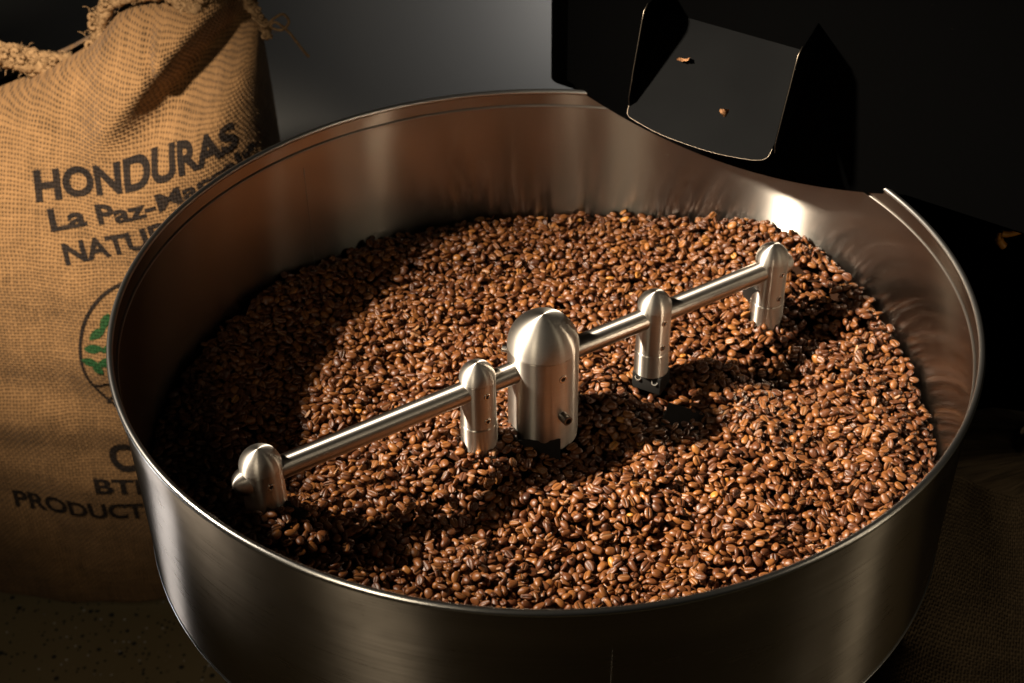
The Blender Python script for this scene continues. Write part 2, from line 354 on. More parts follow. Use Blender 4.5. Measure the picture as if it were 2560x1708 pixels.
# chute: sloping floor with rounded lip, two side walls
def cf(s, o): return rp(s, o, 0.0196 + (0.065 - o) * 1.45)
lip = smoothpath([(0.0990, 0.0545, 0), (0.0992, 0.0575, 0), (0.1025, 0.0605, 0), (0.115, 0.0622, 0), (0.141, 0.0645, 0), (0.170, 0.0652, 0), (0.200, 0.0650, 0), (0.225, 0.0636, 0), (0.2446, 0.0617, 0), (0.253, 0.0592, 0), (0.2555, 0.0560, 0), (0.2554, 0.0531, 0)], 4)
lip = [(p.x, p.y) for p in lip]
fl = lip + [(0.264, -0.003), (0.101, -0.003)]
nrm = (Vector((0, 0, 1)) + N * 1.45).normalized()
bm = bmesh.new(); a = [bm.verts.new(cf(s, o)) for s, o in fl]; b = [bm.verts.new(cf(s, o) - nrm * 0.003) for s, o in fl]
bm.faces.new(a); bm.faces.new(b[::-1])
for i in range(len(fl)): j = (i + 1) % len(fl); bm.faces.new((a[i], b[i], b[j], a[j]))
bmesh.ops.recalc_face_normals(bm, faces=bm.faces)
chute = bm_obj('discharge_chute', bm, m_chute, roaster, RO, smooth=False)
bm_obj('lip_edge', tube_bm([cf(s, o) + nrm * 0.0001 for s, o in lip], 0.0003, 6), m_edge, chute)
for sd, s0 in ((1, 0.0985), (-1, 0.2585)):
    front = [rp(s0 + 0.0035 * q * (1.6 if sd < 0 else 0.6), o, z) for q, (o, z) in enumerate([(0.0550, 0.0340), (0.0575, 0.0440), (0.0530, 0.0700), (0.0480, 0.0950), (0.0430, 0.1200), (0.0405, 0.1290), (0.0340, 0.1350)])]
    front = [rp(s0 + ((z - 0.034) * (0.030 if sd > 0 else 0.055)), o, z) for o, z in [(0.0550, 0.0340), (0.0575, 0.0440), (0.0530, 0.0700), (0.0480, 0.0950), (0.0430, 0.1200), (0.0405, 0.1290), (0.0340, 0.1350)]]
    back = [rp(s0 + 0.002, -0.002, z) for z in (0.105, 0.108, 0.115, 0.125, 0.135, 0.140, 0.145)]
    bm = bmesh.new(); A_ = [bm.verts.new(p) for p in front]; B_ = [bm.verts.new(p) for p in back]
    A2 = [bm.verts.new(p + U * 0.0018) for p in front]; B2 = [bm.verts.new(p + U * 0.0018) for p in back]; n_f = len(front)
    for i in range(n_f - 1):
        for f in ((A_[i], A_[i+1], B_[i+1], B_[i]), (A2[i], B2[i], B2[i+1], A2[i+1]), (A_[i], A2[i], A2[i+1], A_[i+1]), (B_[i], B_[i+1], B2[i+1], B2[i])): bm.faces.new(f)
    bm.faces.new((A_[0], B_[0], B2[0], A2[0])); bm.faces.new((A_[-1], A2[-1], B2[-1], B_[-1]))
    bmesh.ops.recalc_face_normals(bm, faces=bm.faces)
    bm_obj('side_wall', bm, m_black, chute, smooth=False)
    bm_obj('wall_edge', tube_bm([p + U * 0.0009 for p in front], [0.00025, 0.00025, 0.0003, 0.00035, 0.0005, 0.0008, 0.0005], 6), m_edge, chute)

# ------------------------------------------------------------------ sacks
def burlap(name, tan, holes, ink=None):
    k = NT(name); uv = k.new('ShaderNodeUVMap').outputs[0]
    ns = k.new('ShaderNodeTexNoise'); ns.inputs['Scale'].default_value = 14.0; ns.inputs['Detail'].default_value = 3.0; k.link(uv, ns.inputs['Vector'])
    x, y, z = k.sep(uv); nx, ny, nz = k.sep(ns.outputs['Color'])
    P = 1 / 0.0042
    Ux = k.math('MULTIPLY', k.math('ADD', x, k.math('MULTIPLY', nx, 0.014)), P); Vy = k.math('MULTIPLY', k.math('ADD', y, k.math('MULTIPLY', ny, 0.014)), P)
    # thread thickness varies along each single thread
    tu = k.noise(k.comb(k.math('FLOOR', Ux), k.math('MULTIPLY', Vy, 0.05), 0.0), 1.7, 2.0); tv = k.noise(k.comb(k.math('MULTIPLY', Ux, 0.05), k.math('FLOOR', Vy), 3.0), 1.7, 2.0)
    su = k.math('ABSOLUTE', k.math('SINE', k.math('MULTIPLY', Ux, PI))); sv = k.math('ABSOLUTE', k.math('SINE', k.math('MULTIPLY', Vy, PI)))
    a = k.math('ADD', su, k.math('MULTIPLY', k.math('SUBTRACT', tu, 0.5), 1.35)); b = k.math('ADD', sv, k.math('MULTIPLY', k.math('SUBTRACT', tv, 0.5), 1.35))
    ck = k.math('MODULO', k.math('ADD', k.math('FLOOR', Ux), k.math('FLOOR', Vy)), 2.0)
    ck = k.math('ABSOLUTE', ck)
    mx = k.math('MAXIMUM', a, b)
    hole = k.rng(mx, 0.42, 0.74, 1, 0)
    over = k.math('ADD', k.math('MULTIPLY', a, ck), k.math('MULTIPLY', b, k.math('SUBTRACT', 1.0, ck)))
    hgt = k.math('ADD', k.math('MULTIPLY', over, 0.7), k.math('MULTIPLY', mx, 0.6))
    var = k.noise(uv, 30.0, 4.0, 0.7); fib = k.noise(uv, 700.0, 2.0)
    col = k.mix(k.rng(var, 0.25, 0.75, 0, 1), tuple(c * 0.72 for c in tan), tuple(c * 1.15 for c in tan))
    thr = k.math('ADD', k.math('MULTIPLY', tu, 0.5), k.math('MULTIPLY', tv, 0.5))
    col = k.mix(k.rng(thr, 0.35, 0.65, 0.35, 0), col, tuple(c * 0.45 for c in tan))
    if ink:
        cov = k.rng(k.math('ADD', k.math('MULTIPLY', over, 0.25), k.math('ADD', k.math('MULTIPLY', fib, 0.5), k.math('MULTIPLY', var, 0.35))), 0.40, 0.95, 1.0, 0.86)
        col = k.mix(cov, col, ink)
    col = k.mix(k.math('MULTIPLY', hole, holes), col, (0.018, 0.011, 0.006))  # cloth is closed; the dark inside the thread gaps is put into the colour
    k.link(col, k.p.inputs['Base Color']); k.p.inputs['Roughness'].default_value = 0.85; k.p.inputs['Specular IOR Level'].default_value = 0.15
    k.p.inputs['Sheen Weight'].default_value = 0.08 if not ink else 0.0
    k.bump(k.math('ADD', hgt, k.math('MULTIPLY', fib, 0.3)), 0.9, 0.0012); return k.m
TAN = (0.37, 0.205, 0.088)
m_bur = burlap('jute burlap', TAN, 0.85)
m_ink = burlap('black printed burlap', TAN, 0.6, (0.012, 0.012, 0.014))
m_grn = burlap('green printed burlap', TAN, 0.6, (0.010, 0.085, 0.028))
m_dark = burlap('shaded jute burlap', (0.22, 0.15, 0.085), 0.8)  # jute darkened in the colour for the sack standing in shadow
k = NT('jute twine'); k.link(k.mix(k.rng(k.noise(k.obj(), 160.0, 4.0, 0.7), 0.3, 0.7, 0, 1), (0.20, 0.11, 0.045), (0.50, 0.31, 0.15)), k.p.inputs['Base Color'])
k.p.inputs['Roughness'].default_value = 0.85; k.bump(k.noise(k.obj(), 500.0, 3.0), 0.8, 0.002); m_twine = k.m

SX, SY, SRX, SRY = -0.634, 0.62, 0.284, 0.215
TX = np.array([-0.96, -0.80, -0.67, -0.60, -0.55, -0.515, -0.48, -0.44, -0.385, -0.345, -0.325, -0.30])
TZ = np.array([-0.20, -0.16, -0.118, -0.088, -0.060, -0.022, -0.006, 0.004, 0.018, 0.000, -0.055, -0.10])
def top_z(x):
    s_ = 0
    for dx, wt in ((-0.012, .25), (0, .5), (0.012, .25)): s_ = s_ + wt * np.interp(x + dx, TX, TZ)
    return s_
rnd_w = RNG.uniform(0, 6.28, 40)
def front_y(x, z, front=True):
    """depth of the sack's front (or back) sheet at world x,z"""
    tz = top_z(x); t = np.clip((z - FLOOR) / (tz - FLOOR), 0, 1)
    u = np.clip((x - SX) / SRX, -1, 1)
    ry = SRY * np.sqrt(np.clip(1 - t ** 5, 0, 1)) * (0.86 + 0.22 * np.sin(PI * np.clip(t * 0.8 + 0.15, 0, 1))) * np.clip((t * 14) + 0.75, 0, 1) + 0.012
    prof = (1 - np.abs(u) ** 3.8) ** (1 / 2.4)
    y = SY - ry * prof if front else SY + ry * prof
    if front:
        w_ = prof ** 0.5
        # broad valley below the mouth, falling to the left
        cx = -0.338 + z * 0.95
        env = np.exp(-((z + 0.055) / 0.065) ** 2)
        y = y + w_ * 0.105 * env * np.exp(-((x - cx) / 0.042) ** 2) - w_ * 0.030 * env * np.exp(-((x - cx + 0.070) / 0.032) ** 2)
        cx2 = -0.462 + (z + 0.03) * -0.15
        y = y + w_ * 0.010 * np.exp(-((z + 0.045) / 0.035) ** 2) * (np.exp(-((x - cx2) / 0.006) ** 2) - 0.8 * np.exp(-((x - cx2 - 0.014) / 0.008) ** 2))
        # sagging folds and ripples
        y = y + w_ * 0.0045 * np.sin((z + 0.45) * 60 + np.sin(x * 9) * 1.3) * np.exp(-((z + 0.47) / 0.13) ** 2)
        y = y + w_ * 0.006 * np.sin(x * 17 + z * 9 + 0.6) * np.sin(z * 14 + x * 5 + 1.1) + w_ * 0.003 * np.sin(x * 41 - z * 13) * np.sin(z * 23 + x * 20)
    return y
def sack_mesh(name, nx=220, nz=260):
    # front and back sheets as one closed wrap: columns run round the sack
    ph = np.linspace(-PI / 2, 3 * PI / 2, 2 * nx, endpoint=False)
    V = []; UV = []
    for j in range(nz):
        t = j / (nz - 1); t = t ** 0.9
        for p in ph:
            V.append((p, t))
    P = np.array(V); u = np.sin(P[:, 0]); front = np.cos(P[:, 0]) > -1e-9
    x = SX + SRX * np.clip(u, -0.9999, 0.9999); tz = top_z(x); z = FLOOR + P[:, 1] * (tz - FLOOR)
    y = np.where(front, front_y(x, z, True), front_y(x, z, False))
    XYZ = np.stack([x, y, z], 1)
    uu = np.where(front, SRX * P[:, 0] * 0.92, SRX * P[:, 0] * 0.92)
    me = np_mesh(name, XYZ, grid_faces(2 * nx, nz, True), np.stack([uu, z], 1))
    return me
def uvof(x, z): return np.stack([SRX * np.arcsin(np.clip((x - SX) / SRX, -1, 1)) * 0.92, z], 1)
sack = empty('burlap_sack', (SX, SY, FLOOR), 'tall standing jute coffee sack printed HONDURAS behind the left side of the tray', 'sack')
SO = -sack.location
mesh_obj('sack_cloth', sack_mesh('sack_cloth'), m_bur, sack, SO)
def printed(name, verts2d, faces, mapf, mat, lift=0.0010, parent=None, label=None):
    """flat print: 2-d mesh laid on the front sheet"""
    xz = mapf(np.asarray(verts2d)); x = xz[:, 0]; z = xz[:, 1]
    y = front_y(x, z) ; e = 1e-3
    nx = (front_y(x + e, z) - y) / e; nz = (front_y(x, z + e) - y) / e
    nn = np.stack([nx, -np.ones_like(nx), nz], 1); nn /= np.linalg.norm(nn, axis=1)[:, None]
    V = np.stack([x, y, z], 1) + nn * lift
    me = bpy.data.meshes.new(name); me.from_pydata([tuple(v) for v in V], [], faces); me.update()
    l = me.uv_layers.new(name='UVMap'); uv = uvof(x, z)
    idx = np.zeros(len(me.loops), np.int32); me.loops.foreach_get('vertex_index', idx); l.data.foreach_set('uv', uv[idx].astype(np.float32).ravel())
    me.polygons.foreach_set('use_smooth', [True] * len(me.polygons))
    o = mesh_obj(name, me, mat, parent or sack, SO)
    if label: o['label'] = label
    return o
def text2d(body, bold=0.022, step=0.12):
    cu = bpy.data.curves.new('t', 'FONT'); cu.body = body; cu.size = 1.0; cu.offset = bold; cu.resolution_u = 6
    ob = bpy.data.objects.new('t', cu); C.objects.link(ob); dg = bpy.context.evaluated_depsgraph_get(); dg.update()
    me = bpy.data.meshes.new_from_object(ob.evaluated_get(dg)); bpy.data.objects.remove(ob); bpy.data.curves.remove(cu)
    bm = bmesh.new(); bm.from_mesh(me); bpy.data.meshes.remove(me)
    bmesh.ops.remove_doubles(bm, verts=bm.verts, dist=1e-5)
    xs = [v.co.x for v in bm.verts]; ys = [v.co.y for v in bm.verts]; x0, x1, y0, y1 = min(xs), max(xs), min(ys), max(ys)
    for a_, b_, nrm_ in ((x0, x1, (1, 0, 0)), (y0, y1, (0, 1, 0))):
        q = a_ + step
        while q < b_:
            bmesh.ops.bisect_plane(bm, geom=bm.verts[:] + bm.edges[:] + bm.faces[:], plane_co=(q if nrm_[0] else 0, q if nrm_[1] else 0, 0), plane_no=nrm_); q += step
    bm.verts.index_update(); V = np.array([(v.co.x, v.co.y) for v in bm.verts]); F = [tuple(v.index for v in f.verts) for f in bm.faces]; bm.free()
    V[:, 0] = (V[:, 0] - x0) / (x1 - x0)
    return V, F
def line_map(p0, pm, p1, cap, slant=(0.0, 1.0), capn=0.73, shrink=0.0):
    """baseline through three (x,z) points; cap = letter height in metres along 'slant'"""
    p0, pm, p1 = map(np.array, (p0, pm, p1))
    def f(v):
        u = v[:, 0:1]; h = v[:, 1:2] / capn * cap
        h = h * (1 - shrink * u); b = p0 * (1 - u) * (1 - 2 * u) + pm * 4 * u * (1 - u) + p1 * u * (2 * u - 1)
        return b + h * np.array(slant)
    return f
for nm_, body_, p0, pm, p1, cap, sl in (
        ('lettering', 'HONDURAS', (-0.612, -0.2000), (-0.476, -0.1700), (-0.370, -0.1510), 0.0300, (-0.12, 1.0)),
        ('lettering', 'La Paz-Marcala', (-0.5935, -0.2285), (-0.452, -0.1960), (-0.356, -0.1720), 0.0225, (-0.22, 1.0)),
        ('lettering', 'NATURAL', (-0.5775, -0.2640), (-0.488, -0.2420), (-0.400, -0.2140), 0.0235, (-0.20, 1.0)),
        ('lettering', 'C', (-0.5670, -0.5630), (-0.548, -0.5630), (-0.529, -0.5620), 0.0460, (0.0, 1.0)),
        ('lettering', 'BTL', (-0.5930, -0.5985), (-0.555, -0.6000), (-0.515, -0.6000), 0.0245, (0.0, 1.0)),
        ('lettering', 'PRODUCT', (-0.7120, -0.6330), (-0.624, -0.6475), (-0.536, -0.6500), 0.0310, (0.05, 1.0))):
    V_, F_ = text2d(body_, 0.040 if body_ == 'HONDURAS' else 0.034)
    printed(nm_, V_, F_, line_map(p0, pm, p1, cap, sl, shrink=0.30 if body_[0] == 'L' else 0.0), m_ink)
# round emblem: ring, two ground lines and a leafy branch
EC, ER = np.array([-0.480, -0.381]), (0.0935, 0.1010)
def strip(fn, width, n, mat, name):
    V = []; F = []
    for i in range(n):
        t = i / (n - 1); p = np.array(fn(t)); q = np.array(fn(min(1, t + 1e-3))) - np.array(fn(max(0, t - 1e-3))); q = q / (np.linalg.norm(q) + 1e-9)
        nv = np.array([-q[1], q[0]]); wd = width(t) if callable(width) else width
        V += [tuple(p - nv * wd / 2), tuple(p + nv * wd / 2)]
    for i in range(n - 1): F.append((2 * i, 2 * i + 2, 2 * i + 3, 2 * i + 1))
    return printed(name, V, F, lambda v: v, mat, lift=0.0013)
strip(lambda t: (EC[0] + ER[0] * math.cos(2 * PI * t), EC[1] + ER[1] * math.sin(2 * PI * t)), 0.0042, 120, m_ink, 'emblem_ring')
strip(lambda t: (-0.566 + 0.11 * t, -0.424 + 0.018 * math.sin(t * 2.2)), 0.0030, 30, m_ink, 'emblem_line')
strip(lambda t: (-0.553 + 0.05 * t, -0.452 + 0.022 * math.sin(t * 3.0)), 0.0030, 24, m_ink, 'emblem_line')
for lx, lz, la, ll in ((-0.538, -0.334, 60, 0.024), (-0.549, -0.349, 35, 0.026), (-0.528, -0.352, 50, 0.026), (-0.556, -0.368, 5, 0.024), (-0.534, -0.366, 25, 0.026),
                       (-0.562, -0.385, -8, 0.022), (-0.541, -0.384, 20, 0.026), (-0.553, -0.394, -50, 0.018), (-0.520, -0.330, 70, 0.024), (-0.512, -0.372, 20, 0.026)):
    a_ = math.radians(la); dx, dz = math.cos(a_), math.sin(a_)
    strip(lambda t, lx=lx, lz=lz, dx=dx, dz=dz, ll=ll: (lx + dx * ll * (t - .5), lz + dz * ll * (t - .5)), lambda t: 0.011 * math.sin(PI * min(0.97, max(0.03, t))) ** 0.7, 10, m_grn, 'emblem_leaf')

# hem rope and twine on the mouth of the sack
def hem(pts, r, name='hem', wob=0.35, seed=1, n=14):
    rr = random.Random(seed); P = smoothpath(pts, n); bm = bmesh.new()
    for strand in range(5):
        Q = []
        for i, p in enumerate(P):
            a_ = i * 0.55 + strand * 1.2566; Q.append(p + Vector((math.cos(a_) * 0.3, math.sin(a_) * 0.6, math.sin(a_))) * r * 0.55 + Vector((rr.uniform(-1, 1), rr.uniform(-1, 1), rr.uniform(-1, 1))) * r * wob * 0.5)
        tube_bm(Q, [r * rr.uniform(0.30, 0.52) for _ in Q], 7, bm)
    for i in range(len(P) * 5):
        p = P[rr.randrange(len(P))] + Vector((rr.uniform(-1, 1), rr.uniform(-1, .4), rr.uniform(-1, 1))) * r * 0.8; dv = Vector((rr.uniform(-1, 1), rr.uniform(-.6, .4), rr.uniform(-1, 1))) * r * rr.uniform(.3, .8)
        tube_bm([p, p + dv * 0.6 + Vector((0, 0, r * .15)), p + dv], r * 0.035, 3, bm, False)
    for i in range(0, len(P), 5):   # looped stitches
        c_ = P[i] + Vector((rr.uniform(-1, 1), -abs(rr.uniform(0.4, 1.0)), rr.uniform(-.8, .8))) * r * 0.7; rad = r * rr.uniform(0.22, 0.38)
        tube_bm([c_ + Vector((math.cos(q) * rad, math.sin(q * 1.0) * rad * 0.4, math.sin(q) * rad)) for q in np.linspace(0, 5.6, 9)], r * 0.2, 5, bm)
    return bm_obj(name, bm, m_twine, sack, SO)
hem([(-0.72, 0.60, -0.078), (-0.69, 0.60, -0.072), (-0.665, 0.60, -0.074), (-0.64, 0.605, -0.083), (-0.615, 0.61, -0.092), (-0.59, 0.615, -0.098)], 0.016, seed=3)
hem([(-0.552, 0.61, -0.070), (-0.545, 0.61, -0.045), (-0.532, 0.61, -0.020), (-0.512, 0.605, 0.000), (-0.488, 0.60, 0.008), (-0.465, 0.595, 0.012), (-0.445, 0.585, 0.018), (-0.425, 0.575, 0.004), (-0.412, 0.565, 0.002), (-0.400, 0.57, 0.018), (-0.375, 0.58, 0.028)], 0.013, seed=5)
hem([(-0.375, 0.59, 0.030), (-0.358, 0.585, 0.020), (-0.347, 0.580, 0.000), (-0.336, 0.575, -0.018), (-0.328, 0.57, -0.034)], 0.008, 'hem', 0.5, 8)
tw = tube_bm(smoothpath([(-0.345, 0.57, -0.012), (-0.331, 0.565, -0.022), (-0.318, 0.56, -0.010), (-0.306, 0.56, -0.004), (-0.300, 0.56, -0.014), (-0.310, 0.56, -0.024), (-0.322, 0.56, -0.020), (-0.316, 0.56, -0.014), (-0.302, 0.56, -0.026), (-0.292, 0.56, -0.042), (-0.283, 0.56, -0.056), (-0.280, 0.56, -0.058)], 6), 0.0017, 7)
bm_obj('twine', tw, m_twine, sack, SO)
# fuzz along the right edge
bm = bmesh.new(); rr = random.Random(4)
for i in range(110):
    z = rr.uniform(-0.24, -0.05); x = SX + SRX * rr.uniform(0.94, 0.985); y = float(front_y(np.array([x]), np.array([z]))[0])
    p = Vector((x, y, z)); dv = Vector((rr.uniform(0.2, 1), rr.uniform(-.6, .2), rr.uniform(-.8, .8))) * rr.uniform(0.002, 0.005)
    tube_bm([p, p + dv * 0.6 + Vector((0, 0, 0.0008)), p + dv], 0.00018, 3, bm, False)
tag(bm_obj('loose_fibres', bm, m_twine, sack, SO), kind='stuff')

# dark sack on the right, slumped
def dark_sack():
    root = empty('burlap_sack', (0.60, 0.16, FLOOR), 'slumped dark jute sack standing in shadow to the right of the tray', 'sack')
    nu, nv = 120, 130; V = []; UV = []
    for j in range(nv):
        t = j / (nv - 1)
        for i in range(nu):
            a_ = 2 * PI * i / nu
            r = 0.20 * (1 - 0.62 * max(0, (t - 0.35) / 0.65) ** 1.1) * (0.8 + 0.2 * min(1, t * 8))
            r *= 1 + 0.05 * math.sin(3 * a_ + 5 * t) + 0.035 * math.sin(7 * a_ + 9 * t) * t + 0.05 * math.exp(-((t - 0.62) / 0.04) ** 2)
            x = -0.03 + r * math.cos(a_) - 0.07 * t; y = r * 0.85 * math.sin(a_); z = 0.54 * t * (1 - 0.0 * math.cos(a_))
            if t > 0.97: x *= 0.5; y *= 0.5
            V.append((x, y, z)); UV.append((a_ * 0.2, z))
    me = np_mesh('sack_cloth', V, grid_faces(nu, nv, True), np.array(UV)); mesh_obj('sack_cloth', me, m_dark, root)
    return root
dark_sack()

# ------------------------------------------------------------------ coffee beans
k = NT('roasted coffee bean')
at = k.new('ShaderNodeAttribute', attribute_name='tint'); tint = at.outputs['Fac']
ac = k.new('ShaderNodeAttribute', attribute_name='crease'); cre = ac.outputs['Fac']
ap = k.new('ShaderNodeAttribute', attribute_name='skin'); skn = ap.outputs['Fac']
o_ = k.obj(); nb = k.noise(o_, 420.0, 3.0, 0.6); nf = k.noise(o_, 1500.0, 3.0, 0.6)
tt = k.math('ADD', tint, k.math('MULTIPLY', k.math('SUBTRACT', nb, 0.5), 0.22))
col = k.ramp(tt, [(0.0, (0.036, 0.012, 0.006)), (0.35, (0.098, 0.031, 0.010)), (0.7, (0.225, 0.083, 0.020)), (0.9, (0.36, 0.145, 0.028)), (1.0, (0.50, 0.21, 0.03))])
col = k.mix(k.math('MULTIPLY', cre, 0.8), col, (0.035, 0.014, 0.008))
col = k.mix(k.math('MULTIPLY', k.math('MULTIPLY', cre, skn), 0.9), col, (0.42, 0.24, 0.11))
k.link(col, k.p.inputs['Base Color'])
k.link(k.rng(nb, 0.3, 0.7, 0.30, 0.47), k.p.inputs['Roughness']); k.p.inputs['Specular IOR Level'].default_value = 0.42
k.bump(k.math('ADD', nf, k.math('MULTIPLY', nb, 0.8)), 0.35, 0.0006); m_bean = k.m

TH = np.array([0.0, 0.42, 0.80, 1.18, 1.57, 1.96, 2.34, 2.72, PI])     # rings along the length
def bean_template(rs):
    a = rs.uniform(4.5, 5.5) * 1e-3; b = rs.uniform(3.35, 3.95) * 1e-3; ct = rs.uniform(2.3, 3.0) * 1e-3; cb = rs.uniform(1.0, 1.5) * 1e-3
    odd = rs.rand()
    if odd < 0.10: a *= 0.62; b *= 0.92                      # broken half
    elif odd < 0.20: b *= 0.72; a *= 1.05                    # narrow shell
    elif odd < 0.28: ct *= 0.55; b *= 1.05                   # thin flake
    sk = rs.uniform(-0.25, 0.25); bend = rs.uniform(-0.5, 0.5) * 1e-3; ds = rs.uniform(0.5, 1.1) * 1e-3; wd = rs.uniform(0.10, 0.16)
    top = [(math.cos(q), math.sin(q)) for q in np.linspace(0, PI, 9)]
    bot = [(-0.90, -0.45), (-0.66, -0.85), (-0.36, -1.0), (-wd, -0.92), (0.0, None), (wd, -0.92), (0.36, -1.0), (0.66, -0.85), (0.90, -0.45)]
    prof = top + bot; n = len(prof); V = []; cr = []
    p1, p2, p3 = rs.uniform(0, 6.28, 3); am = rs.uniform(0.02, 0.10)
    for t in TH[1:-1]:
        r = math.sin(t) ** 0.82; x = -a * math.cos(t)
        for i, (yy, zz) in enumerate(prof):
            r2 = r * (1 + am * math.sin(2 * t + p1 + i * .5) + am * 0.7 * math.sin(3 * t + p2))
            sc_ = math.sin(1.6 * math.cos(t) + p3) * 0.12 * b
            if zz is None: y = sc_; z = -cb * r2 * 0.95 + ds * r; cr.append(1.0)
            else:
                y = yy * b * r2 * (1 + sk * math.cos(t)); z = zz * (ct if zz > 0 else cb) * r2
                if i >= 9 and abs(yy) < 0.3: y = yy * b * r + sc_; cr.append(0.22)
                else: cr.append(0.0)
            V.append((x, y, z + bend * math.cos(t) ** 2))
    nr = len(TH) - 2; V.append((-a, 0, bend)); V.append((a, 0, bend)); cr += [0.3, 0.3]
    F = []
    for j in range(nr - 1):
        for i in range(n): q = (i + 1) % n; A_ = j * n + i; B_ = j * n + q; F += [(A_, B_, B_ + n), (A_, B_ + n, A_ + n)]
    for i in range(n): q = (i + 1) % n; F.append((nr * n, q, i)); F.append((nr * n + 1, (nr - 1) * n + i, (nr - 1) * n + q))
    V = np.array(V); V[:, 2] -= (ct - cb) / 2
    return V, np.array(F)[:, ::-1], np.array(cr), np.array([a, b * 0.97, (ct + cb) / 2])
NV = 26; rs = np.random.RandomState(5); TPL = [bean_template(rs) for _ in range(NV)]

RW = 0.3575
def target(x, y):
    r = np.hypot(x, y); az = np.degrees(np.arctan2(y, x))
    t = -0.1415 + 0.0 * r
    t = t + 0.046 * np.exp(-((az - 40) / 26) ** 2) * np.clip((r - 0.25) / 0.10, 0, 1) ** 1.3
    t = t + 0.0045 * np.cos(r * 62 + 0.6 + 1.5 * np.sin(np.radians(az) * 2)) + 0.003 * np.sin(x * 31 + y * 17) * np.sin(y * 27 - x * 9)
    u = x * math.cos(AZ) + y * math.sin(AZ); v = x * math.sin(AZ) - y * math.cos(AZ)    # along rod, in front of rod
    t = t - 0.020 * np.exp(-((u - 0.245) / 0.045) ** 2 - ((v - 0.050) / 0.038) ** 2)
    t = t - 0.022 * np.exp(-((u - 0.300) / 0.026) ** 2 - ((v - 0.030) / 0.030) ** 2)
    t = t - 0.036 * np.exp(-((x - 0.065) / 0.13) ** 2 - ((y + 0.20) / 0.12) ** 2)  # hollow shaped so that its slope dims the beans in front
    t = t - 0.014 * np.exp(-((u - 0.125) / 0.040) ** 2 - ((v - 0.030) / 0.035) ** 2)
    t = t - 0.010 * np.exp(-((u - 0.02) / 0.10) ** 2 - ((v - 0.045) / 0.030) ** 2)
    t = t + 0.012 * np.exp(-((u + 0.068) / 0.035) ** 2 - ((v - 0.005) / 0.028) ** 2) + 0.025 * np.exp(-((u - 0.264) / 0.030) ** 2 - ((v + 0.002) / 0.026) ** 2)
    t = t + 0.047 * np.exp(-((u + 0.285) / 0.060) ** 2 - ((v - 0.022) / 0.045) ** 2)
    t = t - 0.012 * np.exp(-((u + 0.13) / 0.08) ** 2 - ((v - 0.065) / 0.030) ** 2)
    t = t + 0.006 * np.exp(-((u + 0.10) / 0.16) ** 2 - ((v + 0.020) / 0.035) ** 2)
    return np.maximum(t, -0.170)
CELL = 0.001; NG = 740; xs = (np.arange(NG) + 0.5) * CELL - 0.37
GX, GY = np.meshgrid(xs, xs, indexing='ij'); Tm = target(GX, GY); H = Tm - 0.021
owner = np.full((NG, NG), -1, np.int32)
rs = np.random.RandomState(3); NB = 21000
obst = [(0.0, 0.0, 0.0325)] + [(math.cos(AZ) * s, math.sin(AZ) * s, r + 0.0006) for s, r, _ in POSTS]
D = H - Tm
OB = np.zeros(H.shape, bool)
for ox, oy, orad in obst: OB |= np.hypot(GX - ox, GY - oy) < orad
H[OB] = 0.0
beans = []
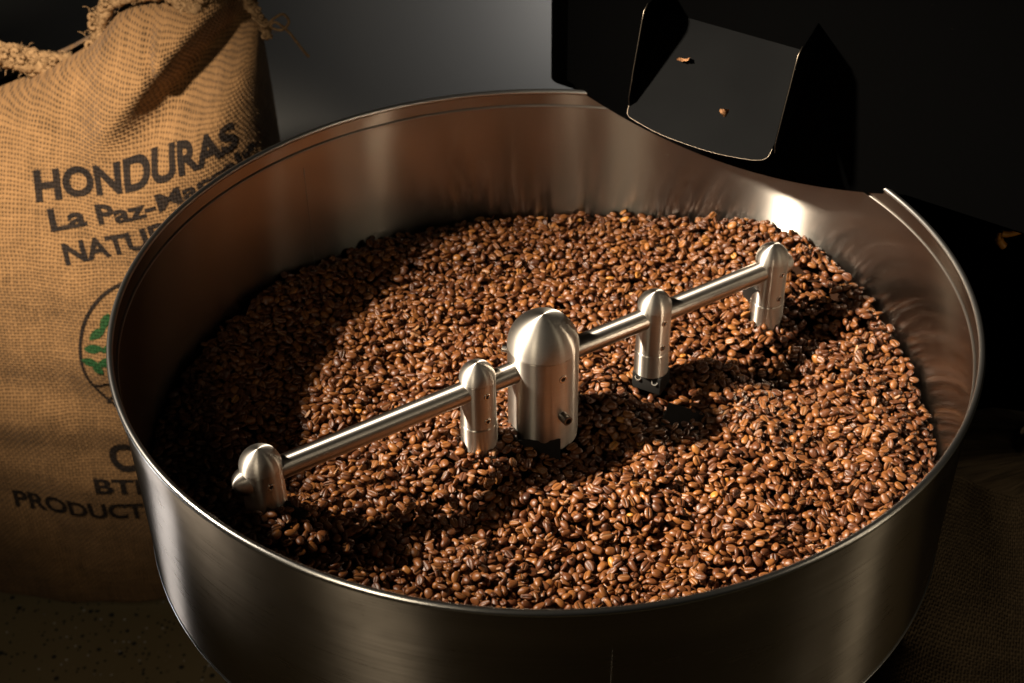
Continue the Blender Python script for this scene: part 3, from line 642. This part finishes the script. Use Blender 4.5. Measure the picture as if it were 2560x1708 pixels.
for ib in range(NB):
    K = 7
    rr_ = np.sqrt(rs.rand(K)) * (RW - 0.0045); aa = rs.rand(K) * 2 * PI; cx = rr_ * np.cos(aa); cy = rr_ * np.sin(aa)
    ix = ((cx + 0.37) / CELL).astype(int); iy = ((cy + 0.37) / CELL).astype(int)
    d3 = H[ix, iy] * 0.5 + 0.125 * (H[ix - 3, iy] + H[ix + 3, iy] + H[ix, iy - 3] + H[ix, iy + 3]); obn = OB[ix, iy] * 1.0; nob = 0.125 * (OB[ix - 3, iy] * 1 + OB[ix + 3, iy] + OB[ix, iy - 3] + OB[ix, iy + 3]); d3 = d3 / np.maximum(1 - nob, 0.4) - Tm[ix, iy] + obn
    kbest = int(np.argmin(d3))
    if d3[kbest] > -0.001: continue
    vi = rs.randint(NV); S = TPL[vi][3] * rs.uniform(0.90, 1.07); best = None
    for tr in range(4):
        x0 = cx[kbest] + rs.uniform(-.002, .002) * (tr > 0); y0 = cy[kbest] + rs.uniform(-.002, .002) * (tr > 0)
        roll = (rs.normal(0, 0.55) if rs.rand() < 0.62 else PI + rs.normal(0, 0.45)) if rs.rand() < 0.72 else rs.uniform(0, 2 * PI)
        e = Euler((roll, rs.normal(0, 0.42), rs.uniform(0, 2 * PI))).to_matrix(); Rm = np.array(e)
        Ai = Rm @ np.diag(1 / S ** 2) @ Rm.T
        i0 = int((x0 + 0.37) / CELL) - 6; j0 = int((y0 + 0.37) / CELL) - 6
        X = GX[i0:i0 + 13, j0:j0 + 13] - x0; Y = GY[i0:i0 + 13, j0:j0 + 13] - y0
        if X.shape != (13, 13): continue
        bq = Ai[0, 2] * X + Ai[1, 2] * Y; cq = Ai[0, 0] * X * X + 2 * Ai[0, 1] * X * Y + Ai[1, 1] * Y * Y - 1
        disc = bq * bq - Ai[2, 2] * cq; ok = disc > 0
        if ok.sum() < 8: continue
        if np.hypot(X[ok] + x0, Y[ok] + y0).max() > RW: continue
        sq = np.sqrt(np.where(ok, disc, 0)); lo = (-bq - sq) / Ai[2, 2]; hi = (-bq + sq) / Ai[2, 2]
        Hp = H[i0:i0 + 13, j0:j0 + 13]; ob = OB[i0:i0 + 13, j0:j0 + 13] & ok
        if ob.sum() > 0.22 * ok.sum(): continue
        Hp = np.where(ob, -9, Hp)
        z0 = float(np.max(np.where(ok, Hp - lo, -9))) - 0.0007
        if z0 > -0.05: continue
        sc_ = z0 + 0.25 * float(hi[ok].max())
        if best is None or sc_ < best[0]: best = (sc_, x0, y0, z0, Rm, i0, j0, ok, hi)
    if best is None: continue
    _, x0, y0, z0, Rm, i0, j0, ok, hi = best
    if z0 > float(target(x0, y0)) + 0.013: continue
    Hp = H[i0:i0 + 13, j0:j0 + 13]; nh = z0 + hi; m_ = ok & (nh > Hp) & ~OB[i0:i0 + 13, j0:j0 + 13]
    Hp[m_] = nh[m_]; owner[i0:i0 + 13, j0:j0 + 13][m_] = len(beans)
    beans.append((x0, y0, z0, Rm, vi, float(S[0] / TPL[vi][3][0])))
cnt = np.bincount(owner[owner >= 0].ravel(), minlength=len(beans))
tints = np.clip(rs.normal(0.45, 0.13, len(beans)), 0.02, 0.78); tints[rs.rand(len(beans)) < 0.004] = 0.93
skins = (rs.rand(len(beans)) < 0.18) * rs.uniform(0.3, 1.0, len(beans))
# the beans that show largest: nearest the camera, in view above the front rim
camp = np.array(cam.location if False else (0.0, -0.99142, 0.70536))
fwn, rtn, upn = (np.array(v) for v in (fw, rt, up))
def in_view(p):
    q = p - camp; z = q @ fwn; u = 1280 + 3555.6 * (q @ rtn) / z; v = 854 - 3555.6 * (q @ upn) / z
    s_ = -camp[2] / (p[2] - camp[2]); hitr = camp + (p - camp) * s_       # where the sight line crosses the rim plane
    return z, u, v, np.hypot(hitr[0], hitr[1]) < 0.358
cand = []
for i, b_ in enumerate(beans):
    if cnt[i] < 34: continue
    z, u, v, ok = in_view(np.array(b_[:3]))
    if ok and 20 < u < 2540 and v < 1690: cand.append((z / b_[5], i))
cand.sort(); solo = [i for _, i in cand[:300]]; solo_set = set(solo)
keep = [i for i in range(len(beans)) if cnt[i] >= 2 and i not in solo_set]
VV = []; FF = []; TT = []; CC = []; SS = []; off = 0
for i in keep:
    x0, y0, z0, Rm, vi, s_ = beans[i]; V, F, cr, _ = TPL[vi]
    VV.append((V * s_) @ Rm.T + np.array([x0, y0, z0])); FF.append(F + off); off += len(V)
    TT.append(np.full(len(V), tints[i])); CC.append(cr); SS.append(np.full(len(V), skins[i]))
def attr(me, name, arr): a_ = me.attributes.new(name, 'FLOAT', 'POINT'); a_.data.foreach_set('value', np.asarray(arr, np.float32))
me = np_mesh('coffee_beans', np.concatenate(VV), np.concatenate(FF)); attr(me, 'tint', np.concatenate(TT)); attr(me, 'crease', np.concatenate(CC)); attr(me, 'skin', np.concatenate(SS))
tag(mesh_obj('coffee_beans', me, m_bean), 'deep heap of roasted brown coffee beans filling the steel tray', 'coffee beans', kind='stuff')
print('beans', len(beans), 'kept', len(keep), 'tris', len(me.polygons))
bv = []
for vi in range(NV):
    for tn in range(3):
        V, F, cr, _ = TPL[vi]; me = np_mesh('coffee_bean', V, F); me.materials.append(m_bean)
        attr(me, 'tint', np.full(len(V), (0.32, 0.48, 0.66)[tn])); attr(me, 'crease', cr); attr(me, 'skin', np.full(len(V), (0.0, 0.8, 0.0)[tn] if vi % 2 else 0.0)); bv.append(me)
for i in solo:
    x0, y0, z0, Rm, vi, s_ = beans[i]; t_ = tints[i]; tn = 0 if t_ < 0.40 else (1 if t_ < 0.57 else 2)
    o = bpy.data.objects.new('coffee_bean', bv[vi * 3 + tn]); C.objects.link(o)
    o.matrix_world = Matrix.Translation((x0, y0, z0)) @ Matrix([list(map(float, r_)) for r_ in Rm]).to_4x4() @ Matrix.Scale(s_, 4)
    tag(o, 'roasted brown coffee bean lying just inside the near rim of the tray', 'coffee bean', 'coffee beans nearest the front rim of the tray')
# loose chaff and splinters lying among the beans
rsc = np.random.RandomState(21); V = []; F = []
for q in range(620):
    r_ = 0.345 * math.sqrt(rsc.rand()); a_ = rsc.rand() * 2 * PI; x = r_ * math.cos(a_); y = r_ * math.sin(a_); i_ = int((x + 0.37) / CELL); j_ = int((y + 0.37) / CELL)
    if OB[i_, j_]: continue
    z = float(H[i_, j_]) + 0.0006; R_ = np.array(Euler((rsc.normal(0, .5), rsc.normal(0, .5), rsc.rand() * 6.28)).to_matrix()); L_ = rsc.uniform(1.5, 4.2) * 1e-3; W_ = L_ * rsc.uniform(.3, .6); n0 = len(V)
    for u_ in (-1, -0.33, 0.33, 1):
        for v_ in (-1, 0, 1): V.append(R_ @ np.array([u_ * L_, v_ * W_ * (1.1 - abs(u_) * .7), (1 - v_ * v_) * W_ * .6 + rsc.normal(0, .08) * W_]) + np.array([x, y, z]))
    for u_ in range(3):
        for v_ in range(2): b0 = n0 + u_ * 3 + v_; F.append((b0, b0 + 3, b0 + 4, b0 + 1))
me = np_mesh('loose_chaff', np.array(V), np.array(F)); k = NT('dry chaff'); k.link(k.ramp(k.noise(k.obj(), 90.0, 3.0), [(0.35, (0.10, 0.035, 0.013)), (0.68, (0.36, 0.18, 0.075))]), k.p.inputs['Base Color']); k.p.inputs['Roughness'].default_value = 0.6
tag(mesh_obj('loose_chaff', me, k.m), 'loose papery chaff and splinters scattered over the coffee beans', 'chaff', kind='stuff')
# plain sheet below the beans, coloured dark for the shade in the gaps
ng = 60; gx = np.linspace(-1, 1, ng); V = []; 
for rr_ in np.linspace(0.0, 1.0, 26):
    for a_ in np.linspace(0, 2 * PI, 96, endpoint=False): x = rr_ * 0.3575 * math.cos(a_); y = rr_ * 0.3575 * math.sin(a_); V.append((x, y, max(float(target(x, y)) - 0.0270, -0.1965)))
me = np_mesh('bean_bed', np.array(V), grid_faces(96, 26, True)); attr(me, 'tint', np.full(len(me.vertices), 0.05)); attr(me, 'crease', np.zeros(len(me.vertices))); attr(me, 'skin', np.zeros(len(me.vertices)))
tag(mesh_obj('bean_bed', me, plain('gap shade brown', (0.020, 0.010, 0.006), 1.0, 0.0, 0.0).m), 'dark sheet with painted gap shade under the coffee bean heap in the tray', 'coffee beans', kind='stuff')

# ------------------------------------------------------------------ small extras
k = NT('coffee chaff'); k.link(k.ramp(k.noise(k.obj(), 300.0, 3.0), [(0.3, (0.22, 0.08, 0.03)), (0.6, (0.60, 0.30, 0.13))]), k.p.inputs['Base Color']); k.p.inputs['Roughness'].default_value = 0.7; m_chaff = k.m
def flake(p, size, seed, label):
    rr = random.Random(seed); bm = bmesh.new(); n = 9; V = []
    for i in range(n):
        for j in range(4):
            u = i / (n - 1) - .5; v = j / 3 - .5
            V.append(bm.verts.new(Vector((u * size * 1.5, v * size * (0.9 - 1.2 * abs(u)) + u * u * size * 1.6, size * 0.35 * math.cos(v * 2.6 + seed) * (1 - abs(u)) + rr.uniform(-.06, .06) * size))))
    for i in range(n - 1):
        for j in range(3): bm.faces.new((V[i*4+j], V[i*4+4+j], V[i*4+5+j], V[i*4+j+1]))
    bmesh.ops.solidify(bm, geom=bm.faces[:], thickness=0.0003)
    tag(bm_obj('chaff_flake', bm, m_chaff, None, p, (0.6, 0.2, seed * 1.3)), label, 'chaff flake')
flake(cf(0.140, 0.022) + nrm * 0.002, 0.0085, 2, 'curled brown chaff flake stuck in the shaded upper part of the black chute')
flake(cf(0.199, 0.043) + nrm * 0.002, 0.0070, 5, 'small pale orange chaff flake lying in the lit middle of the black chute')
# orange cable loop and grey clip in the dark at the right edge
m_or = plain('orange cable sheath', (0.55, 0.22, 0.02), 0.45).m; m_gr = plain('grey clip plastic', (0.35, 0.35, 0.35), 0.4).m

lm = empty('orange_hook', (0.47, 0.20, -0.06), 'orange looped hook with grey wire clip in the dark right of the tray', 'hook')
LO = -lm.location
bm_obj('upper_loop', tube_bm(smoothpath([(0.4526, 0.20, -0.0315), (0.4577, 0.20, -0.0225), (0.4691, 0.20, -0.0126), (0.4858, 0.20, -0.0104), (0.500, 0.20, -0.015)], 6), 0.0018, 8), m_or, lm, LO)
bm_obj('lower_loop', tube_bm(smoothpath([(0.4535, 0.20, -0.0740), (0.4609, 0.20, -0.0745), (0.4747, 0.20, -0.0690), (0.4879, 0.20, -0.0575), (0.500, 0.20, -0.040)], 6), 0.0034, 8), m_or, lm, LO)
bm_obj('hook_tip', tube_bm(smoothpath([(0.4525, 0.20, -0.0725), (0.4520, 0.20, -0.0790), (0.4550, 0.20, -0.0850), (0.4600, 0.20, -0.0900)], 6), [0.0022] * 8 + [0.004] * 8 + [0.0042, 0.0035, 0.002], 8), m_or, lm, LO)
bm_obj('wire_clip', tube_bm(smoothpath([(0.4607, 0.20, -0.0375), (0.4724, 0.20, -0.0284), (0.488, 0.20, -0.027), (0.494, 0.20, -0.040), (0.4801, 0.20, -0.0565), (0.4689, 0.20, -0.0582), (0.4613, 0.20, -0.0536)], 6), 0.0009, 8), m_gr, lm, LO)
